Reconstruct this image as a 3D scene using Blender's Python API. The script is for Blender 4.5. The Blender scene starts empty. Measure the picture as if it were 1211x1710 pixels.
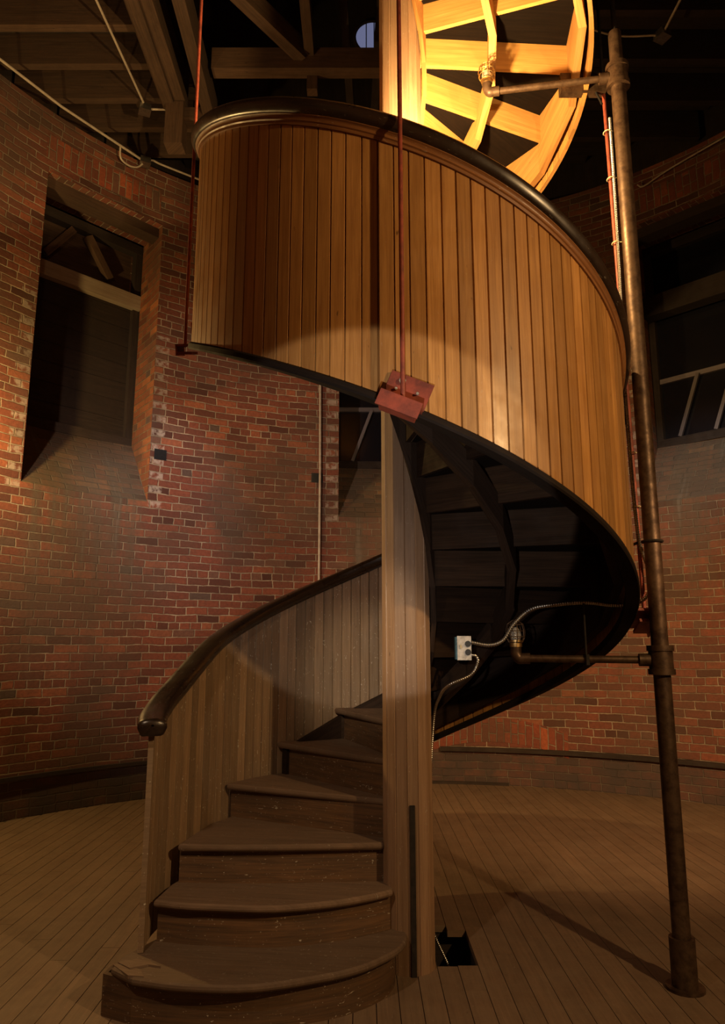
import bpy, bmesh, math, random
from mathutils import Vector, Matrix
random.seed(7)
S = bpy.context.scene
COL = S.collection
R_ = math.radians

# ------------------------------------------------------------------ camera
cam_d = bpy.data.cameras.new('camera')
cam = bpy.data.objects.new('camera', cam_d); COL.objects.link(cam)
cam.location = (-0.2018, -3.394, 1.3405)
cam.rotation_euler = (R_(90 + 10.577), 0, 0)
cam_d.sensor_fit = 'VERTICAL'; cam_d.sensor_height = 24.0
cam_d.lens = 1205.6 / 1710 * 24.0
cam_d.clip_start = 0.02
S.camera = cam
# ------------------------------------------------------------------ world / exposure
w = bpy.data.worlds.new('night'); S.world = w; w.use_nodes = True
w.node_tree.nodes['Background'].inputs[0].default_value = (0.55, 0.42, 0.36, 1)
w.node_tree.nodes['Background'].inputs[1].default_value = 0.0
S.view_settings.view_transform = 'Standard'; S.view_settings.look = 'None'
S.view_settings.gamma = 1.0; S.view_settings.use_curve_mapping = False
S.view_settings.exposure = 0.0

# ------------------------------------------------------------------ lights
def point(name, loc, power, color, size=0.05):
    d = bpy.data.lights.new(name, 'POINT'); d.energy = power; d.color = color; d.shadow_soft_size = size
    o = bpy.data.objects.new(name, d); COL.objects.link(o); o.location = loc; return o
def spot(name, loc, target, power, color, angle, blend=0.3, size=0.05):
    d = bpy.data.lights.new(name, 'SPOT'); d.energy = power; d.color = color; d.shadow_soft_size = size
    d.spot_size = R_(angle); d.spot_blend = blend
    o = bpy.data.objects.new(name, d); COL.objects.link(o); o.location = loc
    o.rotation_euler = (Vector(target) - Vector(loc)).to_track_quat('-Z', 'Y').to_euler(); return o
WARM = (1.0, 0.62, 0.27); AMBER = (1.0, 0.55, 0.16); NEUT = (1.0, 0.83, 0.62); COOL = (0.80, 0.84, 1.0)
spot('work_lamp_light', (2.15, -2.95, 2.75), (0.35, -0.3, 2.0), 235, WARM, 100, 0.5, 0.03)
point('stair_bulb_light', (0.13, -0.48, 3.70), 250, (1.0, 0.62, 0.24), 0.03)
point('niche_lamp_light', (-3.15, 1.25, 3.0), 150, (1.0, 0.64, 0.22), 0.05)
spot('landing_lamp_light', (-1.25, -2.35, 2.75), (-0.45, 0.1, 0.45), 66, (1.0, 0.72, 0.46), 58, 0.8, 0.04)  # added spot without a fixture, brightens the lower steps from above
spot('floor_lamp_light', (-0.18, -2.35, 1.42), (-0.16, -1.03, 1.77), 55, (1.0, 0.90, 0.80), 46, 0.08, 0.012)  # added unseen spot, cone shaped to throw a pale strip along the parapet bottom
spot('step_lamp_light', (-0.42, -3.0, 2.15), (-0.16, 0.93, 1.16), 210, (1.0, 0.78, 0.50), 15, 0.9, 0.02)  # made-up narrow spot to brighten the inner panel and upper treads
spot('wall_lamp_light', (-2.7, -1.7, 2.2), (-1.7, 3.5, 2.5), 520, (1.0, 0.72, 0.54), 56, 0.9, 0.06)  # unseen fill added for the left brick wall
spot('far_lamp_light', (1.9, -1.5, 2.2), (1.7, 3.9, 0.6), 520, (1.0, 0.56, 0.26), 66, 0.9, 0.06)  # extra spot out of view, lifts the far right wall and floor
spot('daylight_sill', (-1.4, 0.6, 4.6), (-2.15, 3.3, 2.85), 170, (0.84, 0.84, 1.0), 34, 0.9, 0.05)  # added cool spot inside the room, whitens the left sill
spot('daylight_sill_right', (2.0, 1.2, 4.6), (3.0, 3.3, 3.0), 130, (0.95, 0.9, 0.9), 36, 0.9, 0.05)  # second added spot indoors, brightens the right sill
spot('ceiling_lamp_light', (-2.0, -0.2, 4.3), (-2.0, 2.2, 6.3), 22, (1.0, 0.62, 0.36), 110, 0.9, 0.06)  # invented uplight so the left joists show

# ------------------------------------------------------------------ material helpers
class NT:
    def __init__(s, name):
        s.m = bpy.data.materials.new(name); s.m.use_nodes = True
        s.t = s.m.node_tree; s.n = s.t.nodes; s.l = s.t.links
        s.b = s.n['Principled BSDF']
    def node(s, typ, **kw):
        n = s.n.new(typ)
        for k, v in kw.items(): setattr(n, k, v)
        return n
    def link(s, a, b): s.l.new(a, b)
    def val(s, sock, v):
        if isinstance(v, (int, float)): sock.default_value = v
        elif isinstance(v, tuple): sock.default_value = v
        else: s.link(v, sock)
    def math(s, op, a, b=0.0, c=0.0, clamp=False):
        n = s.node('ShaderNodeMath', operation=op); n.use_clamp = clamp
        s.val(n.inputs[0], a); s.val(n.inputs[1], b)
        if len(n.inputs) > 2: s.val(n.inputs[2], c)
        return n.outputs[0]
    def mix(s, f, a, b, bt='MIX'):
        n = s.node('ShaderNodeMix', data_type='RGBA', blend_type=bt)
        s.val(n.inputs[0], f)
        for i, v in ((6, a), (7, b)):
            if isinstance(v, tuple) and len(v) == 3: v = (*v, 1)
            s.val(n.inputs[i], v)
        return n.outputs[2]
    def ramp(s, fac, stops, interp='LINEAR'):
        n = s.node('ShaderNodeValToRGB'); s.link(fac, n.inputs[0]); cr = n.color_ramp; cr.interpolation = interp
        while len(cr.elements) > 1: cr.elements.remove(cr.elements[-1])
        cr.elements[0].position = stops[0][0]; c = stops[0][1]; cr.elements[0].color = (*c, 1) if len(c) == 3 else c
        for p, c in stops[1:]:
            e = cr.elements.new(p); e.color = (*c, 1) if len(c) == 3 else c
        return n.outputs[0]
    def mapr(s, v, a, b, c=0.0, d=1.0):
        n = s.node('ShaderNodeMapRange'); s.link(v, n.inputs[0])
        for i, x in enumerate((a, b, c, d)): n.inputs[i + 1].default_value = x
        return n.outputs[0]
    def noise(s, vec, scale, detail=4, rough=0.6, dist=0.0):
        n = s.node('ShaderNodeTexNoise'); s.link(vec, n.inputs['Vector'])
        n.inputs['Scale'].default_value = scale; n.inputs['Detail'].default_value = detail
        n.inputs['Roughness'].default_value = rough; n.inputs['Distortion'].default_value = dist
        return n.outputs['Fac']
    def uv(s, name='UVMap'):
        return s.node('ShaderNodeUVMap', uv_map=name).outputs[0]
    def obj(s): return s.node('ShaderNodeTexCoord').outputs['Object']
    def scale(s, vec, sc, off=(0, 0, 0)):
        n = s.node('ShaderNodeMapping'); s.link(vec, n.inputs[0])
        n.inputs['Scale'].default_value = sc; n.inputs['Location'].default_value = off
        return n.outputs[0]
    def sep(s, vec):
        n = s.node('ShaderNodeSeparateXYZ'); s.link(vec, n.inputs[0]); return n.outputs
    def comb(s, x, y, z=0.0):
        n = s.node('ShaderNodeCombineXYZ'); s.val(n.inputs[0], x); s.val(n.inputs[1], y); s.val(n.inputs[2], z)
        return n.outputs[0]
    def bump(s, h, strength, dist=0.01):
        n = s.node('ShaderNodeBump'); s.link(h, n.inputs['Height'])
        n.inputs['Strength'].default_value = strength; n.inputs['Distance'].default_value = dist
        s.link(n.outputs[0], s.b.inputs['Normal'])
    def color(s, c):
        if isinstance(c, tuple): s.b.inputs['Base Color'].default_value = (*c, 1)
        else: s.link(c, s.b.inputs['Base Color'])
    def rough(s, r): s.val(s.b.inputs['Roughness'], r)

def wood(name, dark, light, rough=0.5, scr=0.0, dust=0.0, dustc=(0.2, 0.17, 0.14), grain=1.0, coat=0.0, tintamt=0.35):
    """UV: u across the board, v along it; face attribute 'tint' varies board by board."""
    k = NT(name); uv = k.uv()
    t = k.node('ShaderNodeAttribute', attribute_name='tint').outputs['Fac']
    x, y, z = k.sep(uv)
    off = k.math('MULTIPLY', t, 37.0)
    v1 = k.comb(k.math('MULTIPLY', x, 55.0), k.math('MULTIPLY', y, 2.4), off)
    g = k.noise(v1, 1.0, 6, 0.65, 0.6)
    v2 = k.comb(k.math('MULTIPLY', x, 260.0), k.math('MULTIPLY', y, 5.0), off)
    g2 = k.noise(v2, 1.0, 3, 0.6)
    gg = k.math('ADD', k.math('MULTIPLY', g, 0.65), k.math('MULTIPLY', g2, 0.35))
    c = k.ramp(gg, [(0.5 - .2 / grain, dark), (0.5 + .16 / grain, light)])
    tt = k.mapr(t, 0, 1, 1 - tintamt, 1 + tintamt * .4)
    hs = k.node('ShaderNodeHueSaturation'); k.link(c, hs.inputs['Color']); k.link(tt, hs.inputs['Value'])
    c = hs.outputs[0]
    big = k.noise(k.obj(), 2.2, 4, 0.6)
    c = k.mix(k.mapr(big, 0.35, 0.7, 0.0, 0.45), c, dark)
    # knots / little dark marks
    kn = k.noise(k.comb(k.math('MULTIPLY', x, 40.), k.math('MULTIPLY', y, 14.), off), 1.0, 2, 0.5)
    c = k.mix(k.mapr(kn, 0.74, 0.80, 0, 0.8), c, tuple(d * .25 for d in dark))
    if dust > 0:
        dn = k.noise(k.obj(), 5.0, 6, 0.7)
        c = k.mix(k.mapr(dn, 0.35, 0.68, dust * .35, dust), c, dustc)
    if scr > 0:
        sn = k.noise(k.comb(k.math('MULTIPLY', x, 75.), k.math('MULTIPLY', y, 22.), 3.3), 1.0, 2, 0.45, 2.5)
        c = k.mix(k.mapr(sn, 0.70, 0.72, 0, scr), c, (0.55, 0.50, 0.40))
        sp = k.noise(k.obj(), 85.0, 1, 0.4); mk = k.mapr(k.noise(k.obj(), 4.0, 3, .6), .45, .62)
        c = k.mix(k.math('MULTIPLY', k.mapr(sp, 0.735, 0.75, 0, scr), mk), c, (0.60, 0.55, 0.45))
    k.color(c)
    rn = k.noise(k.obj(), 9.0, 3, 0.6)
    k.rough(k.mapr(rn, 0.3, 0.7, max(rough - .08, .1), min(rough + .15, 1)))
    if coat: k.b.inputs['Coat Weight'].default_value = coat; k.b.inputs['Coat Roughness'].default_value = 0.3
    k.bump(gg, 0.25, 0.002)
    return k.m

def brick(name, base1=(0.23, 0.066, 0.036), base2=(0.125, 0.042, 0.027), mort=(0.47, 0.37, 0.26), soldier=False, dirt=0.0):
    k = NT(name); uv = k.uv(); op = k.uv('op')
    wob = k.noise(k.scale(uv, (1, 1, 1)), 3.0, 3, 0.6)
    wob2 = k.noise(k.scale(uv, (1, 1, 1), (5, 9, 2)), 26.0, 2, 0.6)
    x, y, z = k.sep(uv)
    y2 = k.math('ADD', y, k.math('ADD', k.math('MULTIPLY', k.math('SUBTRACT', wob, 0.5), 0.035), k.math('MULTIPLY', k.math('SUBTRACT', wob2, 0.5), 0.007)))
    x2 = k.math('ADD', x, k.math('ADD', k.math('MULTIPLY', k.math('SUBTRACT', wob, 0.5), 0.03), k.math('MULTIPLY', k.math('SUBTRACT', wob2, 0.5), 0.009)))
    H = 0.0715
    row = k.math('FLOOR', k.math('DIVIDE', y2, H))
    fy = k.math('FRACT', k.math('DIVIDE', y2, H))
    hdr = k.math('LESS_THAN', k.math('MODULO', k.math('ADD', row, 70.0), 7.0), 0.5)
    wd = k.math('SUBTRACT', 0.218, k.math('MULTIPLY', hdr, 0.109))
    wn = k.node('ShaderNodeTexWhiteNoise', noise_dimensions='1D'); k.link(row, wn.inputs['W'])
    par = k.math('MULTIPLY', k.math('MODULO', k.math('ADD', row, 70.0), 2.0), 0.5)
    u = k.math('ADD', k.math('DIVIDE', x2, wd), k.math('ADD', par, k.math('MULTIPLY', wn.outputs['Value'], 0.22)))
    colm = k.math('FLOOR', u); fx = k.math('FRACT', u)
    dx = k.math('MULTIPLY', k.math('MINIMUM', fx, k.math('SUBTRACT', 1.0, fx)), wd)
    dy = k.math('MULTIPLY', k.math('MINIMUM', fy, k.math('SUBTRACT', 1.0, fy)), H)
    d = k.math('MINIMUM', dx, dy)
    fine = k.noise(uv, 70.0, 3, 0.7)
    d = k.math('ADD', d, k.math('MULTIPLY', k.math('SUBTRACT', fine, 0.5), 0.004))
    isb = k.mapr(d, 0.0035, 0.0065)
    cell = k.node('ShaderNodeTexWhiteNoise', noise_dimensions='3D'); k.link(k.comb(row, colm, 1.7), cell.inputs['Vector'])
    rv = cell.outputs['Value']
    c = k.ramp(rv, [(0.0, tuple(v * .55 for v in base2)), (0.12, base2), (0.45, tuple((a + b) / 2 for a, b in zip(base1, base2))), (0.8, base1),
                    (0.93, (base1[0] * 1.35, base1[1] * 1.5, base1[2] * 1.3)), (1.0, (0.09, 0.062, 0.05))])
    bn = k.noise(uv, 34.0, 5, 0.7)
    c = k.mix(k.mapr(bn, 0.4, 0.75, 0, 0.55), c, tuple(v * .45 for v in base2))
    mn = k.noise(uv, 2.3, 4, 0.65)
    mc = k.mix(k.mapr(mn, 0.35, 0.65), tuple(v * .5 for v in mort), mort)
    mc = k.mix(k.mapr(k.noise(uv, 11.0, 3, .6), 0.45, 0.62, 0, .5), mc, base2)
    c = k.mix(isb, mc, c)
    # whitened quoins beside the openings, every other course
    ox, oy, oz = k.sep(op)
    q = k.math('MULTIPLY', k.math('GREATER_THAN', ox, 0.600), k.math('LESS_THAN', ox, 0.735))
    q = k.math('MULTIPLY', q, k.math('GREATER_THAN', k.math('MODULO', k.math('ADD', row, 70.0), 2.0), 0.5))
    q = k.math('MULTIPLY', q, k.math('MULTIPLY', k.math('GREATER_THAN', oy, 2.6), k.math('LESS_THAN', oy, 4.4)))
    q = k.math('MULTIPLY', k.math('MULTIPLY', q, isb), k.mapr(k.noise(uv, 16.0, 3, .6), 0.40, 0.55))
    c = k.mix(k.math('MULTIPLY', q, 0.65), c, (0.46, 0.40, 0.34))
    # soot and lime streaks running down under the sills
    under = k.math('MULTIPLY', k.mapr(ox, 0.62, 0.45), k.math('MULTIPLY', k.mapr(oy, 0.9, 2.4), k.mapr(oy, 3.6, 3.3)))
    sk = k.noise(k.comb(k.math('MULTIPLY', x, 9.0), k.math('MULTIPLY', y, 0.55), 2.0), 1.0, 4, 0.6)
    c = k.mix(k.math('MULTIPLY', under, k.mapr(sk, 0.38, 0.6, 0.15, 0.75)), c, (0.095, 0.082, 0.055))
    c = k.mix(k.math('MULTIPLY', under, k.mapr(sk, 0.60, 0.68, 0.0, 0.35)), c, (0.26, 0.24, 0.20))
    # general grime patches
    gm = k.noise(uv, 0.9, 5, 0.6)
    c = k.mix(k.mapr(gm, 0.42, 0.62, dirt, 0.68 + dirt * .3), c, (0.085, 0.055, 0.036))
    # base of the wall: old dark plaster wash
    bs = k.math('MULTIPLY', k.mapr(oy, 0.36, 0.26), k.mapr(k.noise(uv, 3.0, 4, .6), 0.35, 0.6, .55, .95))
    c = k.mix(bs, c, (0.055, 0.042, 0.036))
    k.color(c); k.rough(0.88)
    hgt = k.math('ADD', k.math('MULTIPLY', isb, 0.8), k.math('ADD', k.math('MULTIPLY', bn, 0.35), k.math('MULTIPLY', rv, 0.25)))
    k.bump(hgt, 0.9, 0.012)
    return k.m

def metal(name, c, rough=0.4, met=1.0, c2=None, sc=30, bump=0.15):
    k = NT(name)
    n = k.noise(k.obj(), sc, 5, 0.65)
    if c2 is None: c2 = tuple(v * .5 for v in c)
    k.color(k.ramp(n, [(0.35, c2), (0.62, c)]))
    k.rough(k.mapr(n, 0.3, 0.7, min(rough + .15, 1), rough)); k.b.inputs['Metallic'].default_value = met
    k.bump(n, bump, 0.002)
    return k.m

M = {}
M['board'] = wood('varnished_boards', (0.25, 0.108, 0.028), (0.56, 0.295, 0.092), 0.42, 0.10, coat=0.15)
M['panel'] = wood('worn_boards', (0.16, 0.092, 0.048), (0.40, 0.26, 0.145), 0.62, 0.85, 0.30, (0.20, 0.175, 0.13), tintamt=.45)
M['newel'] = wood('newel_boards', (0.20, 0.11, 0.058), (0.42, 0.26, 0.15), 0.5, 0.25, 0.15, (0.2, 0.17, 0.14), tintamt=.35)
M['rail'] = wood('dark_rail', (0.010, 0.006, 0.004), (0.034, 0.019, 0.012), 0.30, 0.15, coat=0.3)
M['mould'] = wood('moulding_wood', (0.13, 0.05, 0.016), (0.34, 0.15, 0.05), 0.45, 0.3)
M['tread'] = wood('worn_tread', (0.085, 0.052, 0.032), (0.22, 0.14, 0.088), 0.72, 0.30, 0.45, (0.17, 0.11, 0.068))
M['under'] = wood('rough_tread_underside', (0.004, 0.0025, 0.002), (0.014, 0.008, 0.005), 0.95)  # near-black colour stands for the shade below the treads
M['edging'] = wood('sooty_edging', (0.006, 0.004, 0.003), (0.022, 0.013, 0.009), 0.8)  # near-black wood for the edging below the boards
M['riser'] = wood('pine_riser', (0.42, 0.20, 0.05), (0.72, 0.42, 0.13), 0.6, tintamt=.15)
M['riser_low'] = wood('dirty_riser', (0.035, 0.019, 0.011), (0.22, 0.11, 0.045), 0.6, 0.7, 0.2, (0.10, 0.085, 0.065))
M['riser_mid'] = wood('smoky_riser', (0.014, 0.008, 0.005), (0.055, 0.030, 0.017), 0.7)  # dark riser copy, soffit shade put into the colour
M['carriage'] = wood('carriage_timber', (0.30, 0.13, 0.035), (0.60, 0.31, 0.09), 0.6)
M['carriage_d'] = wood('sooty_carriage', (0.016, 0.009, 0.006), (0.050, 0.03, 0.02), 0.7)  # dark copy of the carriage timber, shade of the lower turn painted in
M['timber'] = wood('roof_timber', (0.034, 0.018, 0.010), (0.12, 0.066, 0.035), 0.85)
M['timberd'] = wood('dark_timber', (0.014, 0.009, 0.007), (0.045, 0.028, 0.018), 0.85)
M['floor'] = wood('floor_boards', (0.085, 0.050, 0.030), (0.23, 0.14, 0.08), 0.62, 0.12, 0.6, (0.22, 0.155, 0.098), tintamt=.2)
M['pale'] = wood('pale_painted_beam', (0.20, 0.14, 0.09), (0.50, 0.42, 0.30), 0.8, grain=.6)
M['brick'] = brick('brick_wall')
M['jamb'] = brick('brick_jamb', (0.36, 0.11, 0.035), (0.22, 0.065, 0.025), (0.36, 0.26, 0.13))
M['soldier'] = brick('brick_arch', (0.30, 0.07, 0.03), (0.17, 0.045, 0.026), (0.36, 0.29, 0.20))
M['sill'] = brick('brick_sill', (0.20, 0.095, 0.05), (0.11, 0.065, 0.04), (0.26, 0.21, 0.14), dirt=0.12)
M['rust'] = metal('rusty_pipe', (0.10, 0.062, 0.038), 0.42, 0.55, (0.036, 0.018, 0.010), 22, 0.3)
M['galv'] = metal('galvanised_steel', (0.55, 0.54, 0.50), 0.3, 1.0, (0.35, 0.34, 0.32))
M['conduit'] = metal('painted_conduit', (0.52, 0.46, 0.37), 0.5, 0.2, (0.38, 0.32, 0.25), 12)
M['red'] = metal('red_oxide_paint', (0.30, 0.060, 0.034), 0.5, 0.0, (0.13, 0.028, 0.018), 14)
M['iron'] = metal('dark_iron', (0.022, 0.016, 0.013), 0.7, 0.3)
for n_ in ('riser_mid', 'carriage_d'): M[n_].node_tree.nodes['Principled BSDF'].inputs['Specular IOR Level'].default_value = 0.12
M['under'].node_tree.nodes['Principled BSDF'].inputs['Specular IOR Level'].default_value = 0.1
M['edging'].node_tree.nodes['Principled BSDF'].inputs['Specular IOR Level'].default_value = 0.2
M['brass'] = metal('brass', (0.62, 0.42, 0.18), 0.35, 1.0)
M['steel'] = metal('bright_steel', (0.62, 0.58, 0.50), 0.35, 0.35)
M['black'] = metal('black_plastic', (0.012, 0.012, 0.012), 0.4, 0.0)
M['blue'] = metal('blue_box', (0.05, 0.16, 0.22), 0.5, 0.0)
M['tie'] = metal('cable_tie', (0.75, 0.66, 0.40), 0.5, 0.0)
k = NT('dark_glass'); k.color((0.01, 0.01, 0.014)); k.rough(0.12); M['glass'] = k.m
k = NT('lamp_glass'); k.color((0.9, 0.85, 0.75)); k.rough(0.1); k.b.inputs['Transmission Weight'].default_value = 0.8; M['bulb'] = k.m
k = NT('twilight_pane'); k.color((0.05, 0.05, 0.08)); k.rough(0.3)
k.b.inputs['Emission Color'].default_value = (0.22, 0.24, 0.42, 1); k.b.inputs['Emission Strength'].default_value = 0.55; M['sky'] = k.m
M['muntin'] = wood('grey_window_bars', (0.10, 0.085, 0.09), (0.22, 0.19, 0.20), 0.6)

# ------------------------------------------------------------------ mesh helpers
class MB:
    """collects faces with uv (metres), a per-piece tint and material slot"""
    def __init__(s): s.v = []; s.f = []; s.uv = []; s.t = []; s.mi = []; s.op = []
    def face(s, pts, uvs=None, tint=None, mi=0, op=None):
        i = len(s.v); s.v += [tuple(p) for p in pts]; s.f.append(tuple(range(i, i + len(pts))))
        if uvs is None:
            a = Vector(pts[0]); e = (Vector(pts[1]) - a); 
            if e.length < 1e-9: e = Vector((1, 0, 0))
            n = e.cross(Vector(pts[-1]) - a)
            e.normalize(); f = n.cross(e) if n.length > 1e-12 else Vector((0, 0, 1)); f.normalize() if f.length > 0 else None
            uvs = [((Vector(p) - a).dot(f), (Vector(p) - a).dot(e)) for p in pts]
        s.uv += uvs; s.t.append(0.5 if tint is None else tint); s.mi.append(mi)
        s.op += (op if op else [(9.0, 9.0)] * len(pts))
    def box(s, c, size, rot=None, tint=None, mi=0, along=None):
        hx, hy, hz = (d / 2 for d in size); c = Vector(c); rot = rot or Matrix.Identity(3)
        if tint is None: tint = random.random()
        ax = along if along is not None else max(range(3), key=lambda i: size[i])
        P = lambda x, y, z: c + rot @ Vector((x * hx, y * hy, z * hz))
        for q in (((-1,-1,-1),(-1,1,-1),(1,1,-1),(1,-1,-1)), ((-1,-1,1),(1,-1,1),(1,1,1),(-1,1,1)), ((-1,-1,-1),(1,-1,-1),(1,-1,1),(-1,-1,1)),
                  ((1,-1,-1),(1,1,-1),(1,1,1),(1,-1,1)), ((1,1,-1),(-1,1,-1),(-1,1,1),(1,1,1)), ((-1,1,-1),(-1,-1,-1),(-1,-1,1),(-1,1,1))):
            uv = []
            for p in q:
                l = (p[0] * hx, p[1] * hy, p[2] * hz); oth = [i for i in range(3) if i != ax]
                uv.append((l[oth[0]] + l[oth[1]] + c[0] * .37, l[ax]))
            s.face([P(*p) for p in q], uv, tint, mi)
    def prism(s, poly, z0, z1, tint=None, mi_top=0, mi_side=0, mi_bot=0, udir=(1, 0)):
        """poly: ccw list of (x,y)"""
        if tint is None: tint = random.random()
        d = Vector(udir).normalized(); pr = lambda p: (p[0] * -d[1] + p[1] * d[0], p[0] * d[0] + p[1] * d[1])
        s.face([(x, y, z1) for x, y in poly], [pr(p) for p in poly], tint, mi_top)
        s.face([(x, y, z0) for x, y in reversed(poly)], [pr(p) for p in reversed(poly)], tint, mi_bot)
        L = 0
        for i in range(len(poly)):
            a, b = poly[i], poly[(i + 1) % len(poly)]; l = math.dist(a, b)
            s.face([(a[0], a[1], z0), (b[0], b[1], z0), (b[0], b[1], z1), (a[0], a[1], z1)], [(z0, L), (z0, L + l), (z1, L + l), (z1, L)], tint, mi_side); L += l
    def tube(s, pts, r, n=10, caps=True, rib=0.0, ribstep=0.006, smooth_path=False):
        pts = [Vector(p) for p in pts]
        if smooth_path: pts = catmull(pts, 14)
        if rib > 0:
            pts = resample(pts, ribstep)
        t0 = None; rings = []; L = 0
        up = None
        for i, p in enumerate(pts):
            t = (pts[min(i + 1, len(pts) - 1)] - pts[max(i - 1, 0)]).normalized()
            if up is None:
                up = Vector((0, 0, 1)) if abs(t.z) < .9 else Vector((1, 0, 0))
            sd = t.cross(up).normalized(); up = sd.cross(t).normalized()
            if i: L += (p - pts[i - 1]).length
            rr = r(i / (len(pts) - 1)) if callable(r) else r
            if rib > 0: rr += rib * (1 if i % 2 else -1)
            rings.append(([p + (sd * math.cos(a) + up * math.sin(a)) * rr for a in [2 * math.pi * j / n for j in range(n)]], L, rr))
        for i in range(len(rings) - 1):
            A, la, ra = rings[i]; B, lb, rb = rings[i + 1]
            for j in range(n):
                k2 = (j + 1) % n
                s.face([A[j], A[k2], B[k2], B[j]], [(j / n * 6.28 * ra, la), ((j + 1) / n * 6.28 * ra, la), ((j + 1) / n * 6.28 * ra, lb), (j / n * 6.28 * ra, lb)])
        if caps:
            s.face(list(reversed(rings[0][0])), [(0, 0)] * n); s.face(rings[-1][0], [(0, 0)] * n)
    def build(s, name, mats, parent=None, smooth=False, weld=True):
        me = bpy.data.meshes.new(name); me.from_pydata(s.v, [], s.f)
        ul = me.uv_layers.new(name='UVMap'); ul.data.foreach_set('uv', [c for p in s.uv for c in p])
        if any(o != (9.0, 9.0) for o in s.op):
            u2 = me.uv_layers.new(name='op'); u2.data.foreach_set('uv', [c for p in s.op for c in p])
        at = me.attributes.new('tint', 'FLOAT', 'FACE'); at.data.foreach_set('value', s.t)
        for m in (mats if isinstance(mats, (list, tuple)) else [mats]): me.materials.append(m)
        me.polygons.foreach_set('material_index', s.mi)
        if weld:
            bm = bmesh.new(); bm.from_mesh(me); bmesh.ops.remove_doubles(bm, verts=bm.verts, dist=1e-5); bm.to_mesh(me); bm.free()
        if smooth:
            me.polygons.foreach_set('use_smooth', [True] * len(me.polygons))
            try: me.set_sharp_from_angle(angle=R_(38))
            except Exception: pass
        me.update()
        o = bpy.data.objects.new(name, me); COL.objects.link(o)
        if parent is not None:
            o.parent = parent; o.matrix_parent_inverse = Matrix.Translation(parent_loc(parent)).inverted()
        return o
def parent_loc(p):
    v = Vector(p.location)
    return v if p.parent is None else v * 0 + p['wl'] if 'wl' in p else Vector(root_of(p).location) * 0
def root_of(p):
    while p.parent: p = p.parent
    return p
def catmull(P, n):
    P = [P[0] * 2 - P[1]] + P + [P[-1] * 2 - P[-2]]; out = []
    for i in range(1, len(P) - 2):
        for j in range(n):
            t = j / n; a, b, c, d = P[i - 1:i + 3]
            out.append(0.5 * ((2 * b) + (c - a) * t + (2 * a - 5 * b + 4 * c - d) * t * t + (-a + 3 * b - 3 * c + d) * t ** 3))
    return out + [P[-2]]
def resample(P, st):
    out = [P[0]]; acc = 0
    for a, b in zip(P, P[1:]):
        l = (b - a).length; pos = st - acc
        while pos < l: out.append(a.lerp(b, pos / l)); pos += st
        acc = (acc + l) % st if l else acc
    return out + [P[-1]]
def pol(r, a, z=None):
    x, y = r * math.cos(R_(a)), r * math.sin(R_(a))
    return (x, y) if z is None else (x, y, z)
def tag(o, label=None, cat=None, group=None, kind=None):
    if label: o['label'] = label
    if cat: o['category'] = cat
    if group: o['group'] = group
    if kind: o['kind'] = kind
    return o
def empty(name, loc, label, cat, group=None):
    o = bpy.data.objects.new(name, None); COL.objects.link(o); o.location = loc; o.empty_display_size = 0.1
    return tag(o, label, cat, group)
def kid(mb, name, mats, par, smooth=False, label=None):
    """child mesh built in world coordinates"""
    o = mb.build(name, mats, None, smooth); o.parent = par
    off = Vector((0, 0, 0)); p = par
    while p: off += Vector(p.location); p = p.parent
    o.data.transform(Matrix.Translation(-off)); 
    if label: o['label'] = label
    return o

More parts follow.
